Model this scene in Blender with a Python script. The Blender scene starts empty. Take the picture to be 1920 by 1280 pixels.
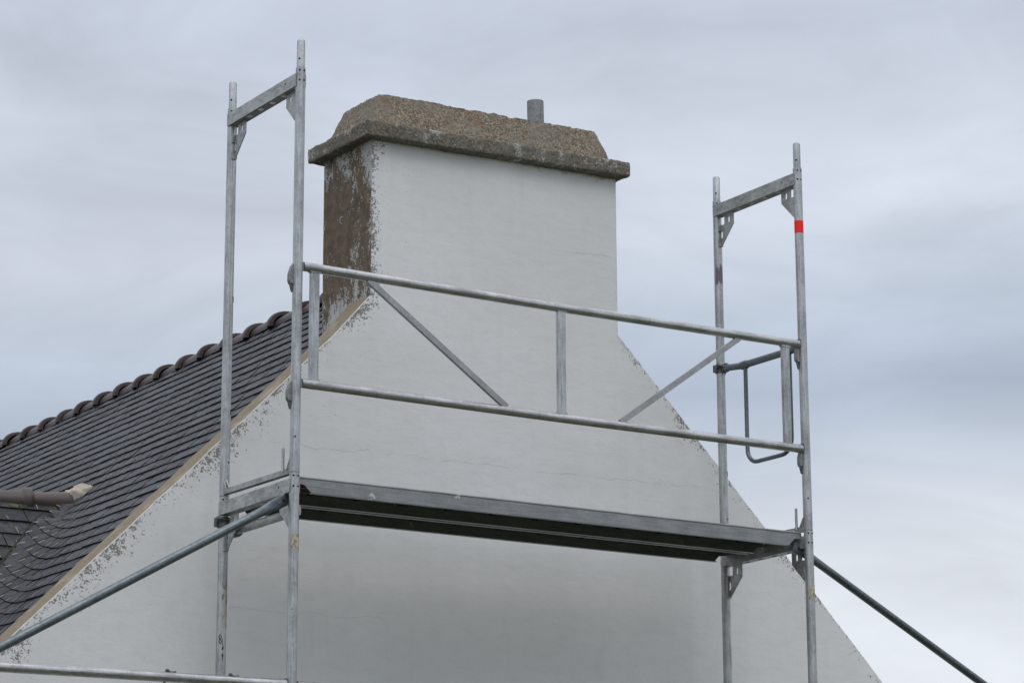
import bpy, bmesh, math, random
from mathutils import Vector, Matrix, noise

random.seed(7)
SC = bpy.context.scene
COL = SC.collection
J = 4.01                      # height of the working lift's frame joint above the ground
# All positions below are written with z measured from that joint; x runs along the gable, y into the house.

# ------------------------------------------------------------------ camera
cam = bpy.data.cameras.new('camera')
cam.sensor_width = 36.0
cam.lens = 5033.17 / 1920 * 36.0
cam.clip_end = 6000
cam_o = bpy.data.objects.new('camera', cam)
COL.objects.link(cam_o)
SC.camera = cam_o
_r = Vector((0.84223556, -0.53909398, -0.00411733))
_u = Vector((-0.12526864, -0.20312612, 0.97110635))
_f = Vector((0.52435392, 0.81738453, 0.23861161))
M = Matrix((_r, _u, -_f)).transposed().to_4x4()
M.translation = Vector((-5.81583, -10.95895, -2.409216 + J))
cam_o.matrix_world = M

# ------------------------------------------------------------------ light
SUN_EL, SUN_AZ = math.radians(58), math.radians(200)     # azimuth clockwise from +y
sun = bpy.data.lights.new('sun', 'SUN')
sun.energy = 0.75
sun.angle = math.radians(40)
sun.color = (1.0, 0.97, 0.93)
sun_o = bpy.data.objects.new('sun', sun)
COL.objects.link(sun_o)
sdir = Vector((math.sin(SUN_AZ) * math.cos(SUN_EL), math.cos(SUN_AZ) * math.cos(SUN_EL), math.sin(SUN_EL)))
sun_o.rotation_euler = sdir.to_track_quat('Z', 'Y').to_euler()
sun_o.location = (0, -5, 30)

SC.view_settings.view_transform = 'Standard'
SC.view_settings.look = 'None'
SC.view_settings.exposure = 0.0
SC.view_settings.gamma = 1.0


class NT:
    """small node-graph helper"""
    def __init__(self, tree):
        self.t = tree
        tree.nodes.clear()

    def n(self, kind, **kw):
        nd = self.t.nodes.new(kind)
        for k, v in kw.items():
            if k.startswith('i_'):
                nd.inputs[k[2:].replace('_', ' ')].default_value = v
            else:
                setattr(nd, k, v)
        return nd

    def set(self, sock, v):
        if isinstance(v, bpy.types.NodeSocket):
            self.t.links.new(v, sock)
        else:
            sock.default_value = v

    def math(self, op, a, b=0.0, c=None, clamp=False):
        nd = self.t.nodes.new('ShaderNodeMath')
        nd.operation = op
        nd.use_clamp = clamp
        self.set(nd.inputs[0], a)
        self.set(nd.inputs[1], b)
        if c is not None:
            self.set(nd.inputs[2], c)
        return nd.outputs[0]

    def vmath(self, op, a, b):
        nd = self.t.nodes.new('ShaderNodeVectorMath')
        nd.operation = op
        self.set(nd.inputs[0], a)
        self.set(nd.inputs[1], b)
        return nd.outputs[0]

    def noise(self, vec, scale, detail=4.0, rough=0.55, dist=0.0):
        nd = self.t.nodes.new('ShaderNodeTexNoise')
        nd.inputs['Scale'].default_value = scale
        nd.inputs['Detail'].default_value = detail
        nd.inputs['Roughness'].default_value = rough
        nd.inputs['Distortion'].default_value = dist
        self.set(nd.inputs['Vector'], vec)
        return nd.outputs[0]

    def voro(self, vec, scale, feature='F1', out=0):
        nd = self.t.nodes.new('ShaderNodeTexVoronoi')
        nd.feature = feature
        nd.inputs['Scale'].default_value = scale
        self.set(nd.inputs['Vector'], vec)
        return nd.outputs[out]

    def ramp(self, fac, stops, interp='LINEAR'):
        nd = self.t.nodes.new('ShaderNodeValToRGB')
        nd.color_ramp.interpolation = interp
        e = nd.color_ramp.elements
        while len(e) < len(stops):
            e.new(0.5)
        for el, (p, c) in zip(e, stops):
            el.position = p
            el.color = (c, c, c, 1) if isinstance(c, (int, float)) else (*c, 1)
        self.set(nd.inputs[0], fac)
        return nd.outputs[0]

    def mix(self, fac, a, b, blend='MIX'):
        nd = self.t.nodes.new('ShaderNodeMix')
        nd.data_type = 'RGBA'
        nd.blend_type = blend
        self.set(nd.inputs[0], fac)
        for s, v in ((nd.inputs[6], a), (nd.inputs[7], b)):
            if isinstance(v, tuple) and len(v) == 3:
                v = (*v, 1)
            self.set(s, v)
        return nd.outputs[2]

    def step(self, v, lo, hi):
        nd = self.t.nodes.new('ShaderNodeMapRange')
        nd.interpolation_type = 'SMOOTHSTEP'
        self.set(nd.inputs[0], v)
        nd.inputs[1].default_value = lo
        nd.inputs[2].default_value = hi
        return nd.outputs[0]

    def pos(self):
        g = self.t.nodes.new('ShaderNodeNewGeometry')
        return g.outputs['Position']

    def xyz(self, vec):
        s = self.t.nodes.new('ShaderNodeSeparateXYZ')
        self.set(s.inputs[0], vec)
        return s.outputs

    def comb(self, x, y, z):
        s = self.t.nodes.new('ShaderNodeCombineXYZ')
        for k, v in enumerate((x, y, z)):
            self.set(s.inputs[k], v)
        return s.outputs[0]

    def bump(self, h, strength, dist):
        b = self.t.nodes.new('ShaderNodeBump')
        b.inputs['Strength'].default_value = strength
        b.inputs['Distance'].default_value = dist
        self.set(b.inputs['Height'], h)
        return b.outputs[0]


# ------------------------------------------------------------------ sky
world = bpy.data.worlds.new('World')
SC.world = world
world.use_nodes = True
g = NT(world.node_tree)
tc = g.n('ShaderNodeTexCoord')
d = g.vmath('NORMALIZE', tc.outputs['Generated'], (0, 0, 0))
dx, dy, dz = g.xyz(d)
sky = g.n('ShaderNodeTexSky', sky_type='NISHITA', sun_disc=False, sun_elevation=SUN_EL, sun_rotation=SUN_AZ)
bg_sky = g.n('ShaderNodeBackground')
g.set(bg_sky.inputs[0], sky.outputs[0])
bg_sky.inputs[1].default_value = 0.05
# layered overcast: broad soft bands lying flat above the horizon
cv = g.comb(dx, dy, g.math('MULTIPLY', dz, 2.6))
n_big = g.noise(g.vmath('ADD', cv, (3.1, 0.4, 1.3)), 2.6, 3.0, 0.5, 0.3)
n_mid = g.noise(g.vmath('ADD', cv, (0.2, 5.1, 2.2)), 7.0, 5.0, 0.55, 0.6)
n_fine = g.noise(g.vmath('ADD', cv, (8.2, 1.1, 6.2)), 22.0, 4.0, 0.6, 0.4)
wav = g.math('ADD', dz, g.math('MULTIPLY', g.math('SUBTRACT', n_big, 0.5), 0.10))
band = g.ramp(wav, [(0.0, (0.86, 0.89, 0.95)), (0.155, (0.80, 0.84, 0.905)), (0.178, (0.63, 0.69, 0.785)), (0.207, (0.445, 0.515, 0.625)),
                    (0.240, (0.535, 0.60, 0.705)), (0.275, (0.665, 0.715, 0.81)), (0.32, (0.635, 0.685, 0.785)), (0.365, (0.575, 0.63, 0.735)),
                    (0.60, (0.95, 1.0, 1.09)), (1.0, (1.32, 1.36, 1.44))])
tex = g.math('ADD', g.math('MULTIPLY', g.math('SUBTRACT', n_mid, 0.5), 0.68),
             g.math('MULTIPLY', g.math('SUBTRACT', n_fine, 0.5), 0.06))
lum = g.math('ADD', 1.0, tex)
cloud = g.mix(1.0, band, g.comb(lum, lum, lum), 'MULTIPLY')
bg_cl = g.n('ShaderNodeBackground')
g.set(bg_cl.inputs[0], cloud)
bg_cl.inputs[1].default_value = 1.0
msh = g.n('ShaderNodeMixShader')
msh.inputs[0].default_value = 0.94
g.t.links.new(bg_sky.outputs[0], msh.inputs[1])
g.t.links.new(bg_cl.outputs[0], msh.inputs[2])
wo = g.n('ShaderNodeOutputWorld')
g.t.links.new(msh.outputs[0], wo.inputs[0])


# ------------------------------------------------------------------ materials
def material(name, build):
    m = bpy.data.materials.new(name)
    m.use_nodes = True
    g = NT(m.node_tree)
    out = g.n('ShaderNodeOutputMaterial')
    b = g.n('ShaderNodeBsdfPrincipled')
    g.t.links.new(b.outputs[0], out.inputs[0])
    build(g, b)
    return m


def plain(name, col, rough=0.6, metal=0.0):
    def f(g, b):
        p = g.pos()
        n = g.noise(p, 30, 4)
        c = g.mix(n, tuple(x * 0.75 for x in col), tuple(min(1, x * 1.2) for x in col))
        g.set(b.inputs['Base Color'], c)
        b.inputs['Roughness'].default_value = rough
        b.inputs['Metallic'].default_value = metal
    return material(name, f)


def steel(name, col, rough=0.42, metal=0.85, streak=(1, 1, 0.06), splash=0.70, var=0.35):
    def f(g, b):
        p = g.pos()
        ps = g.vmath('MULTIPLY', p, streak)
        a = g.noise(ps, 120, 3, 0.6)                       # drawn streaks along the tube
        s = g.noise(p, 55, 5, 0.65)                        # zinc spangle
        w = g.noise(p, 7, 3, 0.5)                          # weathered cloudiness
        v = g.math('ADD', g.math('MULTIPLY', a, 0.45), g.math('ADD', g.math('MULTIPLY', s, 0.3), g.math('MULTIPLY', w, 0.35)))
        v = g.step(v, 0.40, 0.70)
        dark = tuple(c * (1 - var) for c in col)
        lite = tuple(min(1, c * (1 + var * 0.7)) for c in col)
        c = g.mix(v, dark, lite)
        # scuffs and specks of dirt
        sc = g.step(g.noise(g.vmath('MULTIPLY', p, (1, 1, 0.55)), 42, 6, 0.7), 0.655, 0.70)
        c = g.mix(g.math('MULTIPLY', sc, 0.75), c, (0.06, 0.058, 0.055))
        # mortar and paint splashes
        pm = g.step(g.noise(g.vmath('ADD', p, (3.3, 1.7, 0.2)), 16, 5, 0.62), splash, splash + 0.03)
        c = g.mix(g.math('MULTIPLY', pm, 0.8), c, (0.55, 0.54, 0.50))
        g.set(b.inputs['Base Color'], c)
        mt = g.math('MULTIPLY', metal, g.math('SUBTRACT', 1.0, g.math('MAXIMUM', pm, sc)))
        g.set(b.inputs['Metallic'], mt)
        g.set(b.inputs['Roughness'], g.math('ADD', rough - 0.08, g.math('MULTIPLY', s, 0.22)))
        g.set(b.inputs['Normal'], g.bump(s, 0.06, 0.002))
    return material(name, f)


GALV = steel('galvanised_steel', (0.43, 0.445, 0.45), splash=0.685)
GALV_H = steel('galvanised_steel_rail', (0.48, 0.48, 0.485), 0.32, 0.85, (0.06, 1, 1), 0.74)
GALV_DIAG = steel('galvanised_diagonal', (0.36, 0.365, 0.37), 0.42, 0.85, (1, 1, 1), 0.8, 0.25)
GALV_PLATE = steel('galvanised_plate', (0.40, 0.41, 0.405), 0.5, 0.75, (1, 0.2, 0.4), 0.76)
GALV_DECK = steel('galvanised_deck', (0.28, 0.288, 0.295), 0.45, 0.75, (0.06, 1, 1), 0.67, 0.22)
GALV_BLUE = steel('galvanised_brace', (0.150, 0.172, 0.186), 0.38, 0.85, (0.4, 1, 0.5), 0.76, 0.3)
HOUSING = steel('dull_pressed_steel', (0.27, 0.275, 0.28), 0.5, 0.7, (1, 1, 1), 0.85)
CAST = steel('dark_forged_steel', (0.16, 0.165, 0.17), 0.5, 0.7, (1, 1, 1), 0.8)
HOLE = plain('dark_hole', (0.012, 0.012, 0.012), 0.9)
def f_red(g, b):
    p = g.pos()
    m = g.step(g.noise(g.vmath('MULTIPLY', p, (1, 1, 0.6)), 70, 5, 0.65), 0.60, 0.66)
    c = g.mix(g.noise(p, 25, 3), (0.85, 0.008, 0.012), (1.0, 0.014, 0.014))
    g.set(b.inputs['Base Color'], g.mix(g.math('MULTIPLY', m, 0.7), c, (0.50, 0.22, 0.19)))
    b.inputs['Roughness'].default_value = 0.65


RED = material('red_tape', f_red)
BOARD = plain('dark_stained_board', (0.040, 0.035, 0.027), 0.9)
RIB = plain('dull_grey_rib', (0.11, 0.105, 0.095), 0.6, 0.3)
PURPLE = plain('purple_grey_tape', (0.16, 0.13, 0.17), 0.6)


def f_sticker(g, b):
    p = g.pos()
    m = g.step(g.noise(p, 45, 5, 0.6), 0.44, 0.50)
    c = g.mix(g.noise(p, 90, 3), (0.58, 0.53, 0.41), (0.44, 0.33, 0.23))
    g.set(b.inputs['Base Color'], g.mix(m, (0.22, 0.22, 0.22), c))
    b.inputs['Roughness'].default_value = 0.7


STICKER = material('worn_paper_sticker', f_sticker)


def f_smear(g, b):
    p = g.pos()
    m = g.step(g.noise(g.vmath('MULTIPLY', p, (1, 1, 0.6)), 40, 5, 0.6), 0.42, 0.52)
    g.set(b.inputs['Base Color'], g.mix(m, (0.20, 0.20, 0.21), (0.46, 0.43, 0.36)))
    b.inputs['Roughness'].default_value = 0.7


SMEAR = material('cream_paint_smear', f_smear)


def crack(g, x, z, x0, x1, z0, slope, amp, width, seed):
    zz = g.math('SUBTRACT', z, z0)
    zz = g.math('SUBTRACT', zz, g.math('MULTIPLY', g.math('SUBTRACT', x, x0), slope))
    w1 = g.noise(g.comb(x, seed, 0.0), 3.2, 8.0, 0.72)
    zz = g.math('SUBTRACT', zz, g.math('MULTIPLY', g.math('SUBTRACT', w1, 0.5), amp))
    line = g.math('SUBTRACT', 1.0, g.step(g.math('ABSOLUTE', zz), width * 0.35, width))
    inx = g.math('MULTIPLY', g.step(x, x0, x0 + 0.06), g.math('SUBTRACT', 1.0, g.step(x, x1 - 0.06, x1)))
    brk = g.step(g.noise(g.comb(x, seed + 3.0, z), 7.0, 3.0, 0.6), 0.38, 0.56)
    return g.math('MULTIPLY', g.math('MULTIPLY', line, inx), brk)


def paint_coat(g, p):
    """weathered white masonry paint, subtle mottling"""
    a = g.noise(p, 1.3, 4, 0.55)
    b_ = g.noise(g.vmath('MULTIPLY', p, (1.0, 1.0, 2.2)), 9, 5, 0.6)
    c = g.mix(g.step(a, 0.3, 0.7), (0.69, 0.695, 0.692), (0.75, 0.752, 0.757))
    c = g.mix(g.math('MULTIPLY', g.step(b_, 0.40, 0.75), 0.22), c, (0.56, 0.57, 0.57))
    # faint rain washes
    st = g.noise(g.vmath('MULTIPLY', p, (1.0, 1.0, 0.10)), 16, 4, 0.6)
    c = g.mix(g.math('MULTIPLY', g.step(st, 0.50, 0.78), 0.13), c, (0.50, 0.51, 0.51))
    return c


def render_bump(g, p):
    n1 = g.noise(g.vmath('MULTIPLY', p, (0.55, 0.55, 1.4)), 60, 4, 0.62)
    n2 = g.noise(g.vmath('MULTIPLY', p, (0.6, 0.6, 1.3)), 14, 3, 0.5)
    return g.math('ADD', g.math('MULTIPLY', n1, 0.5), g.math('MULTIPLY', n2, 1.0))


def f_wall(g, b):
    p = g.pos()
    x, y, zw = g.xyz(p)
    z = g.math('SUBTRACT', zw, J)
    c = paint_coat(g, p)
    # distance inward from the painted outline: left verge / chimney arris, right verge / right arris
    dl = g.math('MULTIPLY', g.math('SUBTRACT', g.math('ADD', g.math('MULTIPLY', x, 0.985), 0.235), z), 0.712)
    dl = g.math('MAXIMUM', dl, g.math('SUBTRACT', x, 0.968))
    dr = g.math('MULTIPLY', g.math('SUBTRACT', g.math('SUBTRACT', 3.775, x), z), 0.707)
    dr2 = g.math('SUBTRACT', 2.56, x)
    dr = g.math('MAXIMUM', dr, dr2)
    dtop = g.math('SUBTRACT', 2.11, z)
    fine = g.noise(p, 46, 7, 0.72)
    spot = g.noise(g.vmath('MULTIPLY', p, (1.0, 1.0, 0.8)), 17, 5, 0.65)
    grain = g.noise(p, 95, 3, 0.6)
    flake = g.noise(g.vmath('ADD', p, (0.0, 0.0, 7.7)), 38, 4, 0.62)
    patch = g.noise(g.vmath('ADD', p, (1.7, 0.0, 4.4)), 2.6, 2, 0.5)
    patchs = g.noise(g.vmath('ADD', p, (7.7, 0.0, 1.4)), 9.0, 3, 0.55)
    grit = g.math('ADD', g.math('MULTIPLY', grain, 0.5), g.math('MULTIPLY', flake, 0.5))
    # left: paint flaking off in crumbs, thickest against the coping and the chimney arris
    dens = g.math('ADD', g.math('MULTIPLY', g.math('SUBTRACT', patch, 0.5), 1.15), g.math('MULTIPLY', g.math('SUBTRACT', patchs, 0.5), 0.70))
    upper = g.step(z, 1.22, 1.36)
    reach = g.math('ADD', 0.085, g.math('MULTIPLY', upper, -0.025))
    fall = g.math('DIVIDE', dl, reach)
    dens = g.math('ADD', dens, g.math('SUBTRACT', g.math('ADD', 0.27, g.math('MULTIPLY', upper, 0.22)), g.math('MULTIPLY', g.math('MINIMUM', fall, 3.5), 0.34)))
    bx, bz = g.math('SUBTRACT', x, -0.90), g.math('MULTIPLY', g.math('SUBTRACT', z, -0.82), 0.7)
    bd = g.math('SQRT', g.math('ADD', g.math('MULTIPLY', bx, bx), g.math('MULTIPLY', bz, bz)))
    dens = g.math('ADD', dens, g.math('MULTIPLY', g.math('SUBTRACT', 1.0, g.step(bd, 0.0, 0.13)), 0.52))
    vl = g.math('ADD', grit, g.math('MULTIPLY', dens, 0.30))
    ml = g.step(vl, 0.570, 0.600)
    # sparse specks further in
    vs = g.math('SUBTRACT', g.noise(p, 62, 4, 0.6), g.math('MULTIPLY', g.math('MINIMUM', dl, 1.2), 0.08))
    ms = g.math('MULTIPLY', g.step(vs, 0.655, 0.68), 0.85)
    # right: thinner crumbs
    patch2 = g.noise(g.vmath('ADD', p, (6.1, 0.0, 2.0)), 3.4, 2, 0.55)
    dens2 = g.math('ADD', g.math('MULTIPLY', g.math('SUBTRACT', patch2, 0.5), 1.5), g.math('MULTIPLY', g.math('SUBTRACT', patchs, 0.5), 0.8))
    dens2 = g.math('ADD', dens2, g.math('SUBTRACT', 0.17, g.math('MULTIPLY', g.math('MINIMUM', g.math('DIVIDE', dr, 0.07), 3.5), 0.30)))
    low = g.step(x, 2.5, 2.75)
    mr = g.math('MULTIPLY', g.step(g.math('ADD', grit, g.math('MULTIPLY', dens2, 0.30)), 0.580, 0.612), low)
    # moss thread under the capping slab
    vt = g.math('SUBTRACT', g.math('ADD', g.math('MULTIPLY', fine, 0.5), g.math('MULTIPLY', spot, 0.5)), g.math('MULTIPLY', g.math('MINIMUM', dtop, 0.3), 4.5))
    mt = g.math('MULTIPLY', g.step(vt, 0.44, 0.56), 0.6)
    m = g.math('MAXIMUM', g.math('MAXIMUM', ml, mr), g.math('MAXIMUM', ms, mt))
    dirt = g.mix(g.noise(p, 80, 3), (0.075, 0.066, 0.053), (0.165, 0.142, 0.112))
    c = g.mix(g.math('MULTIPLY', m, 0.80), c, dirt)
    # hairline cracks and old cable ghosts
    k = crack(g, x, z, 0.1, 3.3, 0.36, 0.012, 0.13, 0.004, 1.3)
    k2 = crack(g, x, z, 2.1, 2.57, 1.64, 0.05, 0.10, 0.004, 4.7)
    k3 = g.math('MULTIPLY', crack(g, x, z, -0.3, 1.1, -0.51, 0.012, 0.10, 0.004, 7.9), 0.6)
    kk = g.math('MAXIMUM', g.math('MAXIMUM', k, k2), k3)
    c = g.mix(g.math('MULTIPLY', kk, 0.27), c, (0.24, 0.23, 0.215))
    g.set(b.inputs['Base Color'], c)
    b.inputs['Roughness'].default_value = 0.85
    h = g.math('SUBTRACT', render_bump(g, p), g.math('MULTIPLY', m, 0.8))
    g.set(b.inputs['Normal'], g.bump(h, 0.24, 0.006))


WALL = material('white_painted_render', f_wall)


def f_side(g, b):
    """chimney cheek: brown bare render with remains of white paint"""
    p = g.pos()
    x, y, zw = g.xyz(p)
    z = g.math('SUBTRACT', zw, J)
    fine = g.noise(g.vmath('MULTIPLY', p, (1, 1, 0.7)), 40, 7, 0.72)
    spot = g.noise(g.vmath('MULTIPLY', p, (1, 1, 0.55)), 11, 5, 0.62)
    v = g.math('ADD', g.math('MULTIPLY', fine, 0.55), g.math('MULTIPLY', spot, 0.60))
    topd = g.math('SUBTRACT', 2.1, z)
    v = g.math('ADD', v, g.math('MULTIPLY', g.math('SUBTRACT', 1.0, g.step(topd, 0.0, 0.30)), 0.16))
    # remains low down, along the coping, running up toward the front arris
    lowd = g.math('SUBTRACT', z, g.math('ADD', 1.30, g.math('MULTIPLY', g.math('SUBTRACT', 1.45, y), 0.1)))
    v = g.math('ADD', v, g.math('MULTIPLY', g.math('SUBTRACT', 1.0, g.step(lowd, -0.16, 0.16)), 0.17))
    front = g.math('SUBTRACT', 1.0, g.step(g.math('SUBTRACT', y, 1.0), 0.0, 0.09))
    v = g.math('ADD', v, g.math('MULTIPLY', g.math('MULTIPLY', front, g.step(z, 1.35, 1.7)), 0.13))
    v = g.math('ADD', v, g.math('MULTIPLY', g.math('SUBTRACT', g.noise(p, 95, 3, 0.6), 0.5), 0.42))
    m = g.step(v, 0.655, 0.735)
    m = g.math('MULTIPLY', m, 0.9)
    brown = g.mix(g.step(g.noise(p, 20, 6, 0.7), 0.35, 0.68), (0.092, 0.067, 0.044), (0.175, 0.132, 0.092))
    brown = g.mix(g.math('MULTIPLY', g.step(g.noise(p, 150, 3, 0.6), 0.52, 0.7), 0.6), brown, (0.21, 0.175, 0.135))
    c = g.mix(m, brown, g.mix(g.noise(p, 30, 4), (0.42, 0.43, 0.42), (0.62, 0.63, 0.62)))
    g.set(b.inputs['Base Color'], c)
    b.inputs['Roughness'].default_value = 0.92
    g.set(b.inputs['Normal'], g.bump(g.math('ADD', g.noise(p, 130, 4, 0.7), m), 0.5, 0.006))


CHEEK = material('brown_bare_render', f_side)


def f_tan(g, b):
    p = g.pos()
    n = g.noise(p, 130, 4, 0.7)
    w = g.noise(p, 7, 4, 0.6)
    c = g.mix(g.step(n, 0.3, 0.7), (0.160, 0.124, 0.085), (0.300, 0.242, 0.172))
    c = g.mix(g.math('MULTIPLY', g.step(w, 0.52, 0.70), 0.55), c, (0.40, 0.345, 0.28))
    c = g.mix(g.math('MULTIPLY', g.step(g.noise(p, 26, 5, 0.7), 0.62, 0.68), 0.6), c, (0.10, 0.085, 0.06))
    g.set(b.inputs['Base Color'], c)
    b.inputs['Roughness'].default_value = 0.95
    g.set(b.inputs['Normal'], g.bump(n, 0.5, 0.006))


TAN = material('tan_coping_render', f_tan)
EDGE = plain('white_paint_edge', (0.62, 0.61, 0.58), 0.7)


def f_conc(warm):
    def f(g, b):
        p = g.pos()
        x, y, zw = g.xyz(p)
        peb = g.voro(p, 135 if warm else 110, 'F1', 1)
        pr, pg, pb = g.xyz(peb)
        n = g.noise(p, 60, 6, 0.72)
        w = g.noise(p, 5.0, 5, 0.62)
        if warm:
            c = g.mix(pr, (0.085, 0.067, 0.048), (0.285, 0.232, 0.168))
            c = g.mix(g.math('MULTIPLY', g.step(pg, 0.80, 0.9), 0.7), c, (0.42, 0.36, 0.28))
            c = g.mix(g.math('MULTIPLY', g.step(w, 0.44, 0.62), 0.55), c, (0.205, 0.19, 0.16))
        else:
            c = g.mix(pr, (0.085, 0.077, 0.060), (0.235, 0.212, 0.172))
            c = g.mix(g.math('MULTIPLY', g.step(w, 0.45, 0.65), 0.6), c, (0.15, 0.143, 0.125))
        # rust-coloured and pale lichen
        r = g.step(g.noise(g.vmath('ADD', p, (2, 7, 1)), 11, 5, 0.66), 0.56, 0.66)
        c = g.mix(g.math('MULTIPLY', r, 0.5 if warm else 0.25), c, (0.20, 0.105, 0.050))
        l = g.step(g.math('ADD', g.math('MULTIPLY', g.noise(g.vmath('ADD', p, (5, 0, 3)), 10, 5, 0.65), 0.6), g.math('MULTIPLY', g.noise(p, 75, 5, 0.7), 0.4)), 0.53 if not warm else 0.61, 0.59 if not warm else 0.65)
        c = g.mix(g.math('MULTIPLY', l, 0.75), c, (0.46, 0.46, 0.43))
        dk = g.step(g.noise(p, 34, 6, 0.7), 0.60, 0.66)
        c = g.mix(g.math('MULTIPLY', dk, 0.7), c, (0.03, 0.026, 0.02))
        g.set(b.inputs['Base Color'], c)
        b.inputs['Roughness'].default_value = 0.95
        g.set(b.inputs['Normal'], g.bump(g.math('ADD', n, g.math('MULTIPLY', pr, 0.6)), 0.7, 0.008))
    return f


CONC = material('lichen_grey_concrete', f_conc(False))
CONC_W = material('pebbly_brown_concrete', f_conc(True))


def f_slate(old):
    def f(g, b):
        p = g.pos()
        geo = g.n('ShaderNodeNewGeometry')
        rnd = geo.outputs['Random Per Island']
        c = g.mix(rnd, (0.015, 0.018, 0.025), (0.047, 0.052, 0.066))
        n = g.noise(p, 26, 6, 0.68)
        c = g.mix(g.math('MULTIPLY', g.step(n, 0.52, 0.70), 0.6), c, (0.030, 0.027, 0.022))
        w = g.noise(p, 4, 4, 0.6)
        if old:
            c = g.mix(g.math('MULTIPLY', g.step(g.noise(p, 15, 6, 0.7), 0.42, 0.56), 0.85), c, (0.020, 0.018, 0.015))
            c = g.mix(g.math('MULTIPLY', g.step(g.noise(g.vmath('ADD', p, (4, 4, 4)), 30, 6, 0.75), 0.56, 0.66), 0.6), c, (0.17, 0.17, 0.16))
            c = g.mix(g.math('MULTIPLY', g.step(g.noise(g.vmath('ADD', p, (1, 2, 3)), 5.5, 5, 0.7), 0.55, 0.62), 0.85), c, (0.095, 0.105, 0.045))
        else:
            c = g.mix(g.math('MULTIPLY', g.step(g.noise(p, 34, 5, 0.7), 0.62, 0.68), g.step(w, 0.42, 0.6)), c, (0.10, 0.088, 0.07))
            # grime washed down into the swept valley beside the dormer
            px, py, pz_ = g.xyz(p)
            dv = g.math('ABSOLUTE', g.math('SUBTRACT', g.math('SUBTRACT', py, px), 3.30))
            near = g.math('MULTIPLY', g.math('SUBTRACT', 1.0, g.step(dv, 0.05, 0.50)), g.math('SUBTRACT', 1.0, g.step(px, 0.35, 0.65)))
            gr = g.step(g.noise(p, 19, 6, 0.72), 0.44, 0.60)
            c = g.mix(g.math('MULTIPLY', g.math('MULTIPLY', gr, near), 0.85), c, (0.016, 0.014, 0.011))
        g.set(b.inputs['Base Color'], c)
        g.set(b.inputs['Roughness'], g.math('ADD', 0.40, g.math('MULTIPLY', n, 0.3)))
        b.inputs['Specular IOR Level'].default_value = 0.30
        g.set(b.inputs['Normal'], g.bump(g.noise(p, 70, 4, 0.6), 0.25, 0.003))
    return material('slate' if not old else 'mossy_slate', f)


SLATE = f_slate(False)
SLATE_OLD = f_slate(True)
MOSSY = plain('black_brown_moss', (0.022, 0.017, 0.012), 0.95)
HOOK = plain('steel_hook', (0.42, 0.39, 0.35), 0.5, 0.0)


def f_clay(g, b):
    p = g.pos()
    geo = g.n('ShaderNodeObjectInfo')
    c = g.mix(geo.outputs['Random'], (0.048, 0.032, 0.030), (0.076, 0.053, 0.050))
    c = g.mix(g.math('MULTIPLY', g.step(g.noise(p, 12, 6, 0.68), 0.45, 0.7), 0.5), c, (0.050, 0.037, 0.034))
    g.set(b.inputs['Base Color'], c)
    b.inputs['Roughness'].default_value = 0.48
    g.set(b.inputs['Normal'], g.bump(g.noise(p, 60, 4), 0.15, 0.003))


CLAY = material('brown_clay_tile', f_clay)
MORTAR = plain('pale_mortar', (0.44, 0.39, 0.33), 0.95)
FLUE = steel('grey_flue', (0.24, 0.245, 0.25), 0.55, 0.4, (1, 1, 0.5), 0.9, 0.4)


def f_ground(g, b):
    p = g.pos()
    n = g.noise(p, 0.35, 6, 0.6)
    f = g.noise(p, 40, 5, 0.7)
    c = g.mix(g.step(n, 0.42, 0.58), (0.060, 0.075, 0.032), (0.125, 0.120, 0.085))
    c = g.mix(g.math('MULTIPLY', f, 0.5), c, (0.06, 0.07, 0.03))
    g.set(b.inputs['Base Color'], c)
    b.inputs['Roughness'].default_value = 0.95
    g.set(b.inputs['Normal'], g.bump(f, 0.5, 0.02))


GROUND = material('grassy_ground', f_ground)
GLASS = plain('dark_window_glass', (0.03, 0.035, 0.04), 0.08)


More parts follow.
